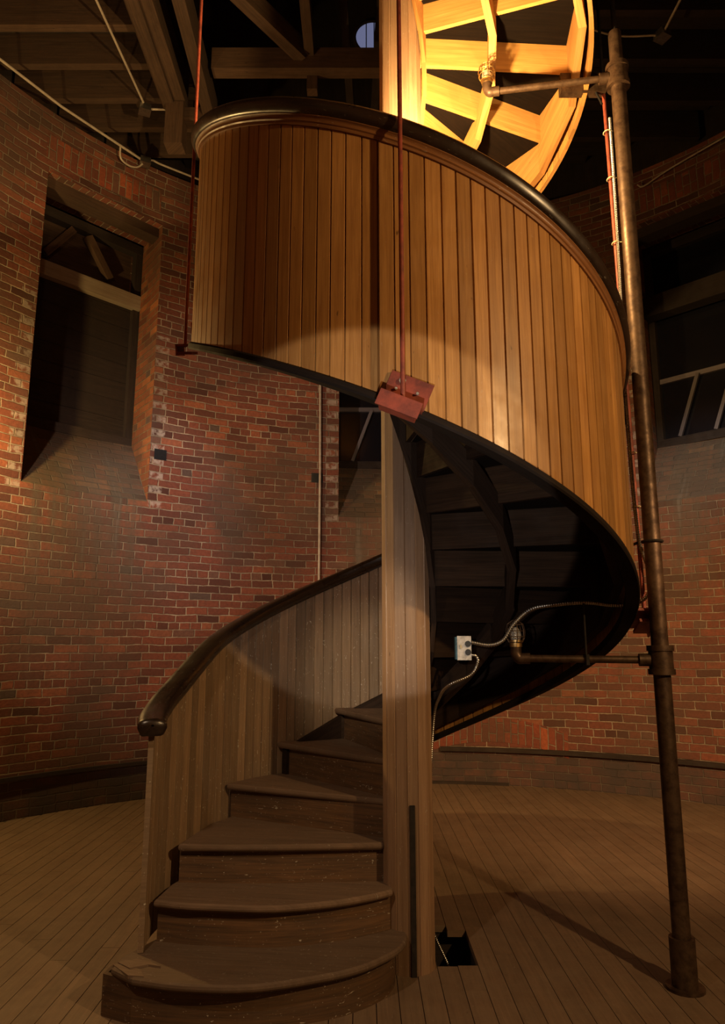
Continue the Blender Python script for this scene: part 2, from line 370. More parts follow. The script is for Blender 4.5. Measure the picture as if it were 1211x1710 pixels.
# ------------------------------------------------------------------ room
CX, CY, WR = 0.19, 0.285, 3.93
HW = 8.65
OPEN = [137.15, 90.85, 44.45, 0.0, -45.0, -90.0, -135.0, 180.0]
Z_FL, Z_SB, Z_OT, Z_WT, DEP = 2.70, 3.36, 5.60, 6.2, 0.5
def wp(a, z, r=WR): return (CX + r * math.cos(R_(a)), CY + r * math.sin(R_(a)), z)
def nearest(a):
    d = min(OPEN, key=lambda o: abs((a - o + 180) % 360 - 180)); return abs((a - d + 180) % 360 - 180), d
def build_walls():
    sides = {'left': (112, 200), 'back': (68, 112), 'right': (-20, 68), 'front': (200, 340)}
    for nm, (a0, a1) in sides.items():
        mb = MB()
        brk = {a0, a1}
        for o in OPEN:
            for s_ in (-360, 0, 360):
                for d in (-HW, 0, HW):
                    if a0 < o + d + s_ < a1: brk.add(round(o + d + s_, 4))
        st = a0
        while st < a1: brk.add(st); st += 1.0
        A = sorted(brk)
        A = [A[0]] + [b for a, b in zip(A, A[1:]) if b - a > 0.02]
        for b0, b1 in zip(A, A[1:]):
            mid = (b0 + b1) / 2; dist, oc = nearest(mid)
            inside = dist < HW
            U = lambda a: R_(a) * WR
            O = lambda a, z: (R_(nearest(a)[0] if abs(a - mid) < 1 else 0) * WR, z)
            def quad(z0, z1, r=WR, mi=0):
                mb.face([wp(b1, z0, r), wp(b0, z0, r), wp(b0, z1, r), wp(b1, z1, r)], [(U(b1), z0), (U(b0), z0), (U(b0), z1), (U(b1), z1)], .5, mi,
                        [O(b1, z0), O(b0, z0), O(b0, z1), O(b1, z1)])
            quad(-0.02, Z_FL)
            if inside:
                sl = math.hypot(DEP, Z_SB - Z_FL)
                mb.face([wp(b1, Z_FL), wp(b0, Z_FL), wp(b0, Z_SB, WR + DEP), wp(b1, Z_SB, WR + DEP)],
                        [(U(b1), Z_FL), (U(b0), Z_FL), (U(b0), Z_FL + sl), (U(b1), Z_FL + sl)], .5, 1, [O(b1, Z_FL), O(b0, Z_FL), O(b0, Z_SB), O(b1, Z_SB)])
                quad(Z_OT, Z_WT)
            else:
                quad(Z_FL, Z_WT)
            # wall head (top) and outer skin
            mb.face([wp(b1, Z_WT), wp(b0, Z_WT), wp(b0, Z_WT, WR + .62), wp(b1, Z_WT, WR + .62)], None, .5, 0)
            mb.face([wp(b0, -.02, WR + .62), wp(b1, -.02, WR + .62), wp(b1, Z_WT, WR + .62), wp(b0, Z_WT, WR + .62)], None, .5, 0)
        for o in OPEN:
            for s_ in (-360, 0, 360):
                for sg in (-1, 1):
                    a = o + s_ + sg * HW
                    if a0 <= a <= a1 and a0 < o + s_ < a1 or (a0 <= a <= a1):
                        P = [wp(a, Z_FL), wp(a, Z_SB, WR + DEP), wp(a, Z_OT, WR + DEP), wp(a, Z_OT)]
                        uvs = [(0, Z_FL), (DEP, Z_SB), (DEP, Z_OT), (0, Z_OT)]
                        if sg > 0: P.reverse(); uvs.reverse()
                        mb.face(P, uvs, .5, 2, [(5, 5) for v in uvs])
            for s_ in (-360, 0, 360):
                if a0 < o + s_ < a1:
                    a_, b_ = o + s_ - HW, o + s_ + HW
                    mb.face([wp(a_, Z_OT), wp(b_, Z_OT), wp(b_, Z_OT, WR + DEP), wp(a_, Z_OT, WR + DEP)], None, .5, 0)
        ob = mb.build('wall_' + nm, [M['brick'], M['sill'], M['jamb']]); tag(ob, kind='structure')
build_walls()
# soldier courses over openings, joined to the wall as brickwork bands
def arch_band(name, a0, a1, z0f, h, off=0.004, mat='soldier'):
    mb = MB(); n = 28
    for i in range(n):
        p, q = a0 + (a1 - a0) * i / n, a0 + (a1 - a0) * (i + 1) / n
        za, zb = z0f(i / n), z0f((i + 1) / n)
        U0, U1 = R_(p) * WR, R_(q) * WR
        r = WR - off
        mb.face([wp(q, zb, r), wp(p, za, r), wp(p, za + h, r), wp(q, zb + h, r)], [(0, U1), (0, U0), (h, U0), (h, U1)], .5, 0, [(5, 5)] * 4)
        mb.face([wp(q, zb, r), wp(q, zb, WR + .01), wp(p, za, WR + .01), wp(p, za, r)], None, .5, 0, [(5, 5)] * 4)
        mb.face([wp(p, za + h, r), wp(p, za + h, WR + .01), wp(q, zb + h, WR + .01), wp(q, zb + h, r)], None, .5, 0, [(5, 5)] * 4)
    return tag(mb.build(name, M[mat]), kind='structure')
for i, oc in enumerate((137.15, 90.85, 44.45)):
    arch_band('trim_%d' % (i + 1), oc - 8.2, oc + 9.2, lambda t: 5.74 - .02 * t, 0.24)
arch_band('trim_4', 66, 90, lambda t: 0.30 + .24 * math.sin(math.pi * (0.12 + .86 * t)) ** .8 - .13, 0.23)

# floor: planks laid front to back, with a hole by the newel
def build_floor():
    mb = MB(); x = CX - 3.966; i = 0; W = 0.0885; RR = WR + .05
    hole = (0.13, 0.285, 0.0, 0.39)
    while x < CX + 4.0:
        x1 = x + W - 0.0032; xm = max(abs(x - CX), abs(x1 - CX))
        if xm < RR:
            h = math.sqrt(RR * RR - xm * xm); y0, y1 = CY - h, CY + h
            cuts = [y0]; yy = y0 + random.uniform(.6, 2.4)
            while yy < y1 - .4: cuts.append(yy); yy += random.uniform(1.8, 3.2)
            cuts.append(y1)
            segs = [(a, b - .0025) for a, b in zip(cuts, cuts[1:])]
            if x1 > hole[0] and x < hole[1]:
                yb = hole[3] + (0.0 if x > .19 else .06)
                ns = []
                for a, b in segs:
                    if b <= hole[2] or a >= yb: ns.append((a, b))
                    else:
                        if a < hole[2]: ns.append((a, hole[2] - random.uniform(0, .012)))
                        if b > yb: ns.append((yb, b))
                segs = ns
            for a, b in segs:
                t = random.random()
                mb.face([(x, a, 0), (x1, a, 0), (x1, b, 0), (x, b, 0)], [(x * 1.0, a), (x1, a), (x1, b), (x, b)], t)
                for P in ([(x, a, -.03), (x1, a, -.03), (x1, a, 0), (x, a, 0)], [(x1, b, -.03), (x, b, -.03), (x, b, 0), (x1, b, 0)],
                          [(x, b, -.03), (x, a, -.03), (x, a, 0), (x, b, 0)], [(x1, a, -.03), (x1, b, -.03), (x1, b, 0), (x1, a, 0)]):
                    mb.face(P, None, t)
        x += W; i += 1
    # rough sub-floor with the same hole, and the pit under it
    g = [(-4.2, hole[0] - .03), (hole[0] - .03, hole[1] + .02), (hole[1] + .02, 4.6)]
    h2 = [(-4.2, hole[2] - .01), (hole[2] - .01, hole[3] + .01), (hole[3] + .01, 4.8)]
    h2[1] = (hole[2] - .01, hole[3] + .07); h2[2] = (hole[3] + .07, 4.8)
    for a, (xa, xb) in enumerate(g):
        for b, (ya, yb) in enumerate(h2):
            if a == 1 and b == 1: continue
            mb.face([(xa, ya, -.031), (xb, ya, -.031), (xb, yb, -.031), (xa, yb, -.031)], None, .1, 1)
    xa, xb = g[1]; ya, yb = h2[1]
    for P in ([(xa, ya), (xb, ya)], [(xb, ya), (xb, yb)], [(xb, yb), (xa, yb)], [(xa, yb), (xa, ya)]):
        (p, q), (r, s_) = P
        mb.face([(p, q, -.5), (r, s_, -.5), (r, s_, -.031), (p, q, -.031)][::-1], None, .2, 1)
    mb.face([(xa, ya, -.5), (xb, ya, -.5), (xb, yb, -.5), (xa, yb, -.5)], None, .2, 1)
    tag(mb.build('floor', [M['floor'], M['timberd']]), kind='structure')
build_floor()

# ledge strip low on the wall
def ledge(name, a0, a1, z, h=.04, d=.05, mat='timberd'):
    mb = MB(); n = int(abs(a1 - a0)); 
    for i in range(n):
        p, q = a0 + (a1 - a0) * i / n, a0 + (a1 - a0) * (i + 1) / n
        prof = [(WR + .005, z), (WR - d, z), (WR - d, z + h), (WR + .005, z + h)]
        for j in range(4):
            r0, z0 = prof[j]; r1, z1 = prof[(j + 1) % 4]
            mb.face([wp(p, z0, r0), wp(p, z1, r1), wp(q, z1, r1), wp(q, z0, r0)], [(j * .04, R_(p) * WR), (j * .04 + .04, R_(p) * WR), (j * .04 + .04, R_(q) * WR), (j * .04, R_(q) * WR)])
    return mb.build(name, M[mat])
tag(ledge('trim_5', 20, 84.3, .315), kind='structure')
tag(ledge('trim_6', 96, 200, .30, .03, .03), kind='structure')
tag(ledge('baseboard_back', 74.5, 96, -.01, .035, .03), kind='structure')

# windows at the back of each visible opening
def rotz(a): return Matrix.Rotation(R_(a), 3, 'Z')
def window(idx, oc, kind):
    root = bpy.data.objects.new('window_%d' % idx, None); COL.objects.link(root)
    rr = WR + DEP; root.location = wp(oc, 0, rr); tag(root, kind='structure')
    rt = rotz(oc - 90)  # local x = tangential, y = outwards, z up
    c = Vector(wp(oc, 0, rr)); P = lambda x, y, z: c + rt @ Vector((x, y, z))
    w2 = rr * math.sin(R_(HW)) + .03; 
    zs = Z_SB
    f = MB()
    for s_ in (-1, 1): f.box(P(s_ * (w2 - .04), .03, (zs + Z_OT) / 2), (.09, .08, Z_OT - zs), rt)
    f.box(P(0, .03, zs + .04), (2 * w2, .1, .09), rt); f.box(P(0, .03, Z_OT - .05), (2 * w2, .1, .1), rt)
    kid(f, 'frame', M['timberd'], root)
    if kind == 'boarded':
        b = MB(); z = zs + .08
        while z < 4.86:
            b.box(P(0, .06, z + .1), (2 * w2 - .16, .03, .196), rt); z += .2
        kid(b, 'boarding', M['timberd'], root)
        p = MB(); p.box(P(0, -.02, 4.93), (2 * w2 - .04, .08, .15), rt); kid(p, 'cross_beam', M['pale'], root, label='pale flaking painted crossbeam')
        q = MB()
        q.box(P(0, .095, 5.2), (2 * w2 + .1, .03, .8), rt)
        q.box(P(-.22, .0, 5.28), (.07, .07, .45), rt @ Matrix.Rotation(R_(35), 3, 'Y')); q.box(P(.2, .0, 5.28), (.07, .07, .45), rt @ Matrix.Rotation(R_(-35), 3, 'Y'))
        q.box(P(-.1, .12, 5.22), (.9, .05, .06), rt)
        kid(q, 'brace', M['timber'], root)
        l = MB(); l.box(P(0, -.38, Z_OT - .05), (2 * w2 - .1, .16, .1), rt); kid(l, 'lintel', M['timber'], root)
    else:
        g = MB(); g.box(P(0, .05, (zs + Z_OT) / 2), (2 * w2 - .12, .008, Z_OT - zs - .16), rt); kid(g, 'pane', M['glass'], root)
        q = MB()
        q.box(P(0, .03, zs + .72), (2 * w2 - .14, .035, .05), rt)
        for x in (-.33, .02, .36): q.box(P(x, .0, zs + .40), (.035, .035, .66), rt @ Matrix.Rotation(R_(20), 3, 'Y'))
        kid(q, 'muntin', M['muntin'], root)
        l = MB(); l.box(P(0, -.38, Z_OT - .05), (2 * w2 - .1, .16, .1), rt)
        l.box(P(0, -.1, 4.86), (2 * w2 - .04, .16, .22), rt); kid(l, 'lintel', M['timberd'], root)
window(1, 137.15, 'boarded'); window(2, 90.85, 'glazed'); window(3, 44.45, 'glazed')
for i, oc in enumerate((0.0, -45.0, -90.0, -135.0, 180.0)): window(4 + i, oc, 'glazed')

# putlog holes in the brick: flat black plates stand in for their shade
def putlog(name, a, z):
    mb = MB(); r = WR - .004; h = .075; da = .9; q0, q1 = a - da, a + da
    mb.face([wp(q1, z, r), wp(q0, z, r), wp(q0, z + h + .03, r), wp(q1, z + h + .03, r)], None)
    for P in ([(q0, z), (q1, z)], [(q1, z + h + .03), (q0, z + h + .03)]):
        (a0, z0), (a1, z1) = P; mb.face([wp(a0, z0, r), wp(a1, z1, r), wp(a1, z1, WR + .01), wp(a0, z0, WR + .01)], None)
    return tag(mb.build(name, M['black']), kind='structure')
putlog('trim_7', 127.0, 3.13); putlog('trim_8', 102.9, 3.06)

# ------------------------------------------------------------------ upper wall drum, roof and timbers
def upper():
    mb = MB(); n = 72
    for i in range(n):
        a, b = i * 360 / n, (i + 1) * 360 / n
        r = WR + .35
        mb.face([wp(b, Z_WT, r), wp(a, Z_WT, r), wp(a, 9.6, r), wp(b, 9.6, r)], [(b * .07, 0), (a * .07, 0), (a * .07, 3.4), (b * .07, 3.4)], random.random())
    tag(mb.build('wall_upper', M['timberd']), kind='structure')
    mb = MB()
    for i in range(n):
        a, b = i * 360 / n, (i + 1) * 360 / n
        mb.face([wp(b, 9.6, WR + .4), wp(a, 9.6, WR + .4), (CX, CY, 11.6)], None, random.random())
    tag(mb.build('ceiling', M['timberd']), kind='structure')
upper()
rw = bpy.data.objects.new('window_9', None); COL.objects.link(rw); rw.location = wp(93.3, 8.95, WR + .34); tag(rw, kind='structure')
mb = MB(); rt = rotz(3.3); c = Vector(rw.location)
ring = [c + rt @ Vector((.24 * math.cos(t), -.02, .24 * math.sin(t))) for t in [2 * math.pi * j / 36 for j in range(36)]]
mb.face(ring, [(0, 0)] * 36); kid(mb, 'pane', M['sky'], rw)
mb = MB(); rg = [c + rt @ Vector((.25 * math.cos(t), -.02, .25 * math.sin(t))) for t in [2 * math.pi * j / 36 for j in range(37)]]
mb.tube(rg, .022, 6); kid(mb, 'frame', M['timberd'], rw)
mb = MB()
for x in (-.1, 0, .1): mb.box(c + rt @ Vector((x, -.03, 0)), (.012, .012, .45), rt)
kid(mb, 'muntin', M['timberd'], rw)

def beam(name, p, q, wd, h, label, group, mat='timber', cat='beam'):
    p, q = Vector(p), Vector(q); d = (q - p); L = d.length; x = d.normalized()
    y = Vector((0, 0, 1)).cross(x)
    if y.length < .01: y = Vector((0, 1, 0))
    y.normalize(); z = x.cross(y); m = Matrix((x, y, z)).transposed()
    mb = MB(); mb.box((0, 0, 0), (L, wd, h), m, along=0)
    o = mb.build(name, M[mat]); o.location = (p + q) / 2; return tag(o, label, cat, group)
G = 'ceiling joists on the left'
for i, y in enumerate((.85, 1.28, 1.68, 2.08, 2.48, 2.86, 3.24)):
    xl = CX - math.sqrt((WR + .3) ** 2 - (y - CY) ** 2)
    beam('joist', (xl, y, 6.46), (-1.86, y, 6.46), .07, .30, 'brown ceiling joist left of the big roof beam, ' + ('nearest the camera of seven', 'second nearest the camera', 'third nearest the camera', 'middle one of seven', 'third from the far wall', 'second from the far wall', 'farthest back of seven')[i], G, cat='joist')
for i, y in enumerate((1.2, 1.7, 2.2, 2.7, 3.2)):
    xr = CX + math.sqrt((WR + .3) ** 2 - (y - CY) ** 2)
    beam('joist', (1.25, y, 6.62), (xr, y, 6.62), .07, .30, 'dark ceiling joist over the right wall, ' + ('nearest the camera of five', 'second nearest the camera', 'middle one of five', 'second from the far wall', 'farthest back of five')[i], 'ceiling joists on the right', 'timberd', cat='joist')
mb = MB()
def deck(x0, x1, name):
    mb = MB(); y = -.2
    while y < 3.9:
        yc = y + .07; h = math.sqrt(max((WR + .3) ** 2 - (yc - CY) ** 2, .01))
        a, b = max(x0, CX - h), min(x1, CX + h)
        if b > a: mb.box(((a + b) / 2, yc, 6.79 if x0 > 0 else 6.63), (b - a, .136, .03))
        y += .14
    return mb.build(name, M['timberd'])
tag(deck(-5, -1.8, 'ceiling_left'), kind='structure'); tag(deck(1.25, 5, 'ceiling_right'), kind='structure')
b1 = empty('roof_beam', (-1.9, 1.8, 6.2), 'large brown roof beam at upper left with a step moulding along its underside', 'beam')
mb = MB(); mb.box((-1.92, 1.1, 6.36), (.22, 2.7, .32)); kid(mb, 'beam', M['timber'], b1)
mb = MB(); mb.box((-1.96, 1.1, 6.19), (.10, 2.66, .035)); kid(mb, 'moulding', M['timber'], b1)
mb = MB(); mb.box((-1.90, 2.42, 5.98), (.16, .16, .42)); mb.box((-1.72, 2.44, 6.1), (.36, .12, .12)); kid(mb, 'corbel', M['timber'], b1)
beam('roof_beam', (-1.58, -.4, 6.35), (-1.60, 2.5, 6.2), .10, .26, 'narrow roof beam just right of the large beam, behind the red rod', None)
beam('tie_beam', (-1.5, 2.05, 6.32), (.5, 2.05, 6.32), .12, .20, 'faint horizontal tie beam above the curved handrail', None, cat='beam')
beam('truss_brace', (-1.55, 1.05, 6.5), (-.72, 2.0, 6.38), .10, .18, 'slanting truss timber rising to the upper left of the dark roof space', None, cat='beam')
beam('truss_brace', (-1.0, .5, 6.6), (-.96, 1.45, 6.55), .10, .16, 'short upright truss timber meeting the slanting one', None, cat='beam')
b2 = empty('roof_post', (-.64, 2.1, 6.1), 'thin roof timber with a stub end hanging below the tie beam', 'beam')
mb = MB(); mb.box((-.66, 1.0, 6.42), (.08, 2.2, .16)); kid(mb, 'beam', M['timber'], b2)
mb = MB(); mb.box((-.64, 2.12, 6.20), (.09, .09, .22)); kid(mb, 'stub', M['timber'], b2)
beam('rafter', (-.42, .6, 7.0), (-.28, 3.9, 6.5), .07, .14, 'left of two faint rafters beside the round window', None, 'timberd', 'rafter')
beam('rafter', (.02, .8, 7.4), (-.12, 3.9, 6.5), .07, .14, 'right of two faint rafters beside the round window', None, 'timberd', 'rafter')

# ------------------------------------------------------------------ the spiral stair
RISE, STEP = 0.1647, 21.176
A11 = 3.5
AEND = -525.0
def hx(a): return 2.8 * (-30 - a) / 360
def a_of(k_): return A11 + STEP * (11 - k_)
def smooth(t): t = max(0, min(1, t)); return t * t * (3 - 2 * t)
def zbot(a): return max(1.668 + hx(a), 0.0)
def ztop(a):
    z = 2.759 + hx(a)
    z += .11 * smooth((a + 15) / 108)
    z -= .060 * smooth((a - 158) / 24) 
    if a > 190: z += (a - 190) * .0030
    return z
ROUT = 1.026
def rout(a): return ROUT + .10 * smooth((a - 160) / 40) - .028 * smooth((-a - 280) / 50) - .013 * smooth(1 - abs(a + 20) / 75)
STAIR = empty('spiral_staircase', (0, 0, 0), 'wooden spiral staircase with curved tongue and groove parapet winding around a boarded newel post', 'staircase')
ASTART = 197.0
def boards(a0, a1, name, par, mats, zb, zt, ro, th=.022):
    """tongue and groove boards standing on a helix; faces: outer slot 0, inner slot 1"""
    mb = MB(); da = 3.26; a = a0; idx = 0
    while a > a1:
        b = max(a - da * random.uniform(.94, 1.06), a1); t = random.random(); gw = .20
        for (r0, mi, sgn) in ((0, 0, 1), (-th, 1, -1)):
            pr = [(a, -.009 * sgn), (a - gw, 0.0), (b + gw, 0.0), (b, -.009 * sgn)]
            for (p, dp), (q, dq) in zip(pr, pr[1:]):
                R0, R1 = ro(p) + r0 + dp, ro(q) + r0 + dq
                P = [pol(R0, p, zb(p)), pol(R1, q, zb(q)), pol(R1, q, zt(q)), pol(R0, p, zt(p))]
                u0, u1 = R_(a - p) + idx * .13, R_(a - q) + idx * .13
                uv = [(u0, zb(p)), (u1, zb(q)), (u1, zt(q)), (u0, zt(p))]
                if sgn > 0: P.reverse(); uv.reverse()
                mb.face(P, uv, t, mi)
        for zf in (zb, zt):
            mb.face([pol(ro(a), a, zf(a)), pol(ro(b), b, zf(b)), pol(ro(b) - th, b, zf(b)), pol(ro(a) - th, a, zf(a))], None, t, 1)
        a = b; idx += 1
    for e in (a0, a1):
        mb.face([pol(ro(e), e, zb(e)), pol(ro(e) - th, e, zb(e)), pol(ro(e) - th, e, zt(e)), pol(ro(e), e, zt(e))], None, .3, 1)
    return kid(mb, name, mats, par)
# lower enclosure and upper parapet are the same run of boards, weathered differently
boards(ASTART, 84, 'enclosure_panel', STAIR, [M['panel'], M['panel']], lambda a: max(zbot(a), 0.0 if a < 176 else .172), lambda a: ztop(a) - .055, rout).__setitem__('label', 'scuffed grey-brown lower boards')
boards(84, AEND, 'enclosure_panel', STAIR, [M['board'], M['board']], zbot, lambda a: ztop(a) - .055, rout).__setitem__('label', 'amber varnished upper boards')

def sweep(prof, a0, a1, zf, rf, step=2.0, mi=0):
    mb = MB(); n = max(2, int(abs(a1 - a0) / step)); prev = None
    L = 0; plen = [0]
    for p, q in zip(prof, prof[1:] + prof[:1]): plen.append(plen[-1] + math.dist(p, q))
    for i in range(n + 1):
        a = a0 + (a1 - a0) * i / n; cur = [pol(rf(a) + r, a, zf(a) + z) for r, z in prof]
        if i == 0: mb.face(cur, [(r + 2, z) for r, z in prof], .5)
        if prev:
            l1 = L + R_(abs(a1 - a0)) / n * 1.1
            for j in range(len(prof)):
                k2 = (j + 1) % len(prof)
                mb.face([prev[j], prev[k2], cur[k2], cur[j]], [(plen[j], L), (plen[j + 1], L), (plen[j + 1], l1), (plen[j], l1)], .5, mi)
            L = l1
        prev = cur
    mb.face(prev[::-1], [(r + 2, z) for r, z in prof][::-1], .5)
    return mb
rail_prof = [(.026, -.066), (.034, -.060), (.040, -.048), (.046, -.034), (.046, -.018), (.036, -.004), (.014, 0.004), (-.03, .004), (-.058, -.004), (-.070, -.018), (-.070, -.036), (-.058, -.060), (-.046, -.066)]
RAIL = sweep(rail_prof, ASTART + 2.5, AEND, ztop, rout)
def rail_tip(mb):
    a0 = ASTART + 2.5; prev = None
    for da, sc in ((0, 1), (.35, .93), (.65, .78), (.85, .5), (.92, .1)):
        cur = [pol(rout(a0) - .012 + (r + .012) * sc, a0 + da, ztop(a0) - .022 + (z + .022) * sc) for r, z in rail_prof]
        if prev:
            for j in range(len(cur)):
                k2 = (j + 1) % len(cur); mb.face([cur[j], cur[k2], prev[k2], prev[j]], [(j * .02, 0), (j * .02 + .02, 0), (j * .02 + .02, .02), (j * .02, .02)], .5)
        prev = cur
rail_tip(RAIL)
kid(RAIL, 'handrail', M['rail'], STAIR, True, 'dark brown rounded handrail')
kid(sweep([(-.001, -.106), (.008, -.106), (.010, -.094), (.015, -.090), (.014, -.083), (.017, -.075), (.024, -.070), (.024, -.062), (-.001, -.062)], 84, AEND, ztop, rout), 'rail_moulding', M['mould'], STAIR, True)
kid(sweep([(-.021, -.075), (-.032, -.075), (-.036, -.06), (-.036, -.048), (-.021, -.048)], ASTART, 84, ztop, rout), 'rail_moulding', M['rail'], STAIR, True)
# bottom edging under the boards
kid(sweep([(-.045, -.030), (.010, -.030), (.015, -.022), (.013, -.002), (.001, .006), (-.045, .006)], 84, -288, lambda a: 1.668 + hx(a), rout), 'bottom_edging', M['edging'], STAIR, True)

# faceted stringers
def facet_string(name, rin, rout_, zlow, zhigh, mats, k0, k1, slot, seg=1, jit=0.0):
    mb = MB()
    for k_ in range(k0, k1):
        for s_ in range(seg):
            a = a_of(k_) + 1.0 - STEP * s_ / seg; b = a - STEP / seg
            t = random.random(); mi = slot(k_)
            z = [max(v, 0.0) for v in (zlow(a), zlow(b), zhigh(a), zhigh(b))]
            if z[2] - z[0] < .01 and z[3] - z[1] < .01: continue
            j = jit * random.uniform(-1, 1)
            Pa = [pol(rin + j, a, z[0]), pol(rout_ + j, a, z[0]), pol(rout_ + j, a, z[2]), pol(rin + j, a, z[2])]
            Pb = [pol(rin + j, b, z[1]), pol(rout_ + j, b, z[1]), pol(rout_ + j, b, z[3]), pol(rin + j, b, z[3])]
            L = math.dist(Pa[0], Pb[0])
            for i in range(4):
                i2 = (i + 1) % 4
                wv = [0, .05, .35, .40][i]; wv2 = [.05, .35, .40, .75][i]
                mb.face([Pa[i], Pa[i2], Pb[i2], Pb[i]], [(wv, 0), (wv2, 0), (wv2, L), (wv, L)], t, mi)
            mb.face(Pa[::-1], None, t, mi); mb.face(Pb, None, t, mi)
    return kid(mb, name, mats, STAIR)
nos = lambda a: .005 + RISE * (11 + (A11 - a) / STEP)     # line through the nosings
KTOP = 36
lit = lambda k_: 0 if k_ >= 17 else 1  # bright timber on the lamplit upper turn, shaded copy below it
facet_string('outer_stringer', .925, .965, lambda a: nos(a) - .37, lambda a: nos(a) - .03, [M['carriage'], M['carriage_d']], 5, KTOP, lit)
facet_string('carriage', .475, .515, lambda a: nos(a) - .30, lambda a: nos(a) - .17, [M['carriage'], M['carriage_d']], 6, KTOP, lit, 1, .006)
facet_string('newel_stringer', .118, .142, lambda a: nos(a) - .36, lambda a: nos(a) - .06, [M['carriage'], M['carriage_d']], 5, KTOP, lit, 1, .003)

# treads and risers
def arc(r, a, b, n): return [pol(r, a + (b - a) * i / n) for i in range(n + 1)]
T1 = [(-1.13, -.36), (-1.135, -.45), (-1.03, -.535), (-.84, -.585), (-.59, -.592), (-.34, -.51), (-.21, -.44), (-.12, -.355), (-.055, -.27), (-.02, -.17), (-.02, -.08), (-.10, -.02), (-.98, -.10), (-1.06, -.2)]
R1 = [(-1.165, -.36), (-1.17, -.43), (-1.04, -.495), (-.86, -.525), (-.59, -.535), (-.34, -.465), (-.21, -.39), (-.12, -.30), (-.075, -.20), (-.065, -.10), (-.10, -.04), (-.98, -.12), (-1.08, -.2)]
T2 = [(-1.045, -.24), (-.93, -.275), (-.81, -.292), (-.56, -.31), (-.33, -.255), (-.18, -.185), (-.075, -.115), (-.07, -.04), (-.09, 0.05), (-.99, .09), (-1.03, -.05)]
R2 = [(-1.035, -.205), (-.91, -.235), (-.80, -.252), (-.56, -.268), (-.33, -.215), (-.18, -.145), (-.085, -.085), (-.09, 0.0), (-.99, .0)]
T3 = [(-1.0, -.055), (-.80, -.07), (-.55, -.068), (-.30, -.05), (-.11, -.03), (-.10, .02), pol(.105, a_of(4) - 2), pol(.985, a_of(4) - 3), pol(.995, a_of(4) + 10)]
R3 = [(-1.0, -.018), (-.80, -.03), (-.55, -.03), (-.30, -.014), (-.11, .0), (-.11, .02), (-.98, .02)]
def curvy(p, n):
    q = catmull([Vector((x, y, 0)) for x, y in p[:n]], 5); return [(v.x, v.y) for v in q] + p[n:]
T1 = T1[:2] + curvy(T1[2:], 9); R1 = R1[:2] + curvy(R1[2:], 8); NR1 = len(R1) - 3
T2 = curvy(T2, 7); R2 = curvy(R2, 7)
def ccw(p):
    s_ = sum(a[0] * b[1] - b[0] * a[1] for a, b in zip(p, p[1:] + p[:1])); return p if s_ > 0 else p[::-1]
def nosed(mb, poly, z, th=.030, ud=(1, 0)):
    """tread slab with a rounded edge"""
    poly = ccw(poly); c = Vector((sum(p[0] for p in poly) / len(poly), sum(p[1] for p in poly) / len(poly)))
    lay = []
    for dz, ins in ((-th, .010), (-th + .008, .002), (-th / 2, 0), (-.006, .002), (0, .009)):
        ring = []
        n = len(poly)
        for i in range(n):
            p = Vector(poly[i]); a = (p - Vector(poly[i - 1])).normalized(); b = (Vector(poly[(i + 1) % n]) - p).normalized()
            nn = Vector((-(a.y + b.y), a.x + b.x)); nn.normalize(); q = p + nn * ins; ring.append((q.x, q.y, z + dz))
        lay.append(ring)
    t = random.random(); d = Vector(ud); pr = lambda p: (p[0] * -d[1] + p[1] * d[0], p[0] * d[0] + p[1] * d[1])
    mb.face(lay[-1], [pr(p) for p in lay[-1]], t, 0); mb.face(lay[0][::-1], [pr(p) for p in lay[0][::-1]], t, 1)
    for A, B in zip(lay, lay[1:]):
        for i in range(len(A)):
            j = (i + 1) % len(A)
            mb.face([A[i], A[j], B[j], B[i]], [pr(A[i]), pr(A[j]), pr(B[j]), pr(B[i])], t, 0)
ZT = {1: .170, 2: .335, 3: .500}
def tz(k_): return ZT.get(k_, .005 + RISE * k_)
def wallmb(line, th, z0, z1, mi):
    """upright board following a plan polyline"""
    mb = MB(); t = random.random(); L = 0
    n = len(line); inn = []
    for i in range(n):
        p = Vector(line[i]); a = Vector(line[min(i + 1, n - 1)]) - Vector(line[max(i - 1, 0)]); a.normalize(); q = p + Vector((-a.y, a.x)) * th; inn.append((q.x, q.y))
    for i in range(n - 1):
        l = math.dist(line[i], line[i + 1])
        for (A, B, f) in ((line[i], line[i + 1], 0), (inn[i], inn[i + 1], 1)):
            P = [(A[0], A[1], z0), (B[0], B[1], z0), (B[0], B[1], z1), (A[0], A[1], z1)]; uv = [(z0, L), (z0, L + l), (z1, L + l), (z1, L)]
            if f: P.reverse(); uv.reverse()
            mb.face(P, uv, t, mi)
        for z, f in ((z0, 1), (z1, 0)):
            P = [(*line[i], z), (*line[i + 1], z), (*inn[i + 1], z), (*inn[i], z)]
            if f: P.reverse()
            mb.face(P, None, t, mi)
        L += l
    for i in (0, n - 1):
        P = [(*line[i], z0), (*line[i], z1), (*inn[i], z1), (*inn[i], z0)]
        mb.face(P if i else P[::-1], None, t, mi)
    return mb
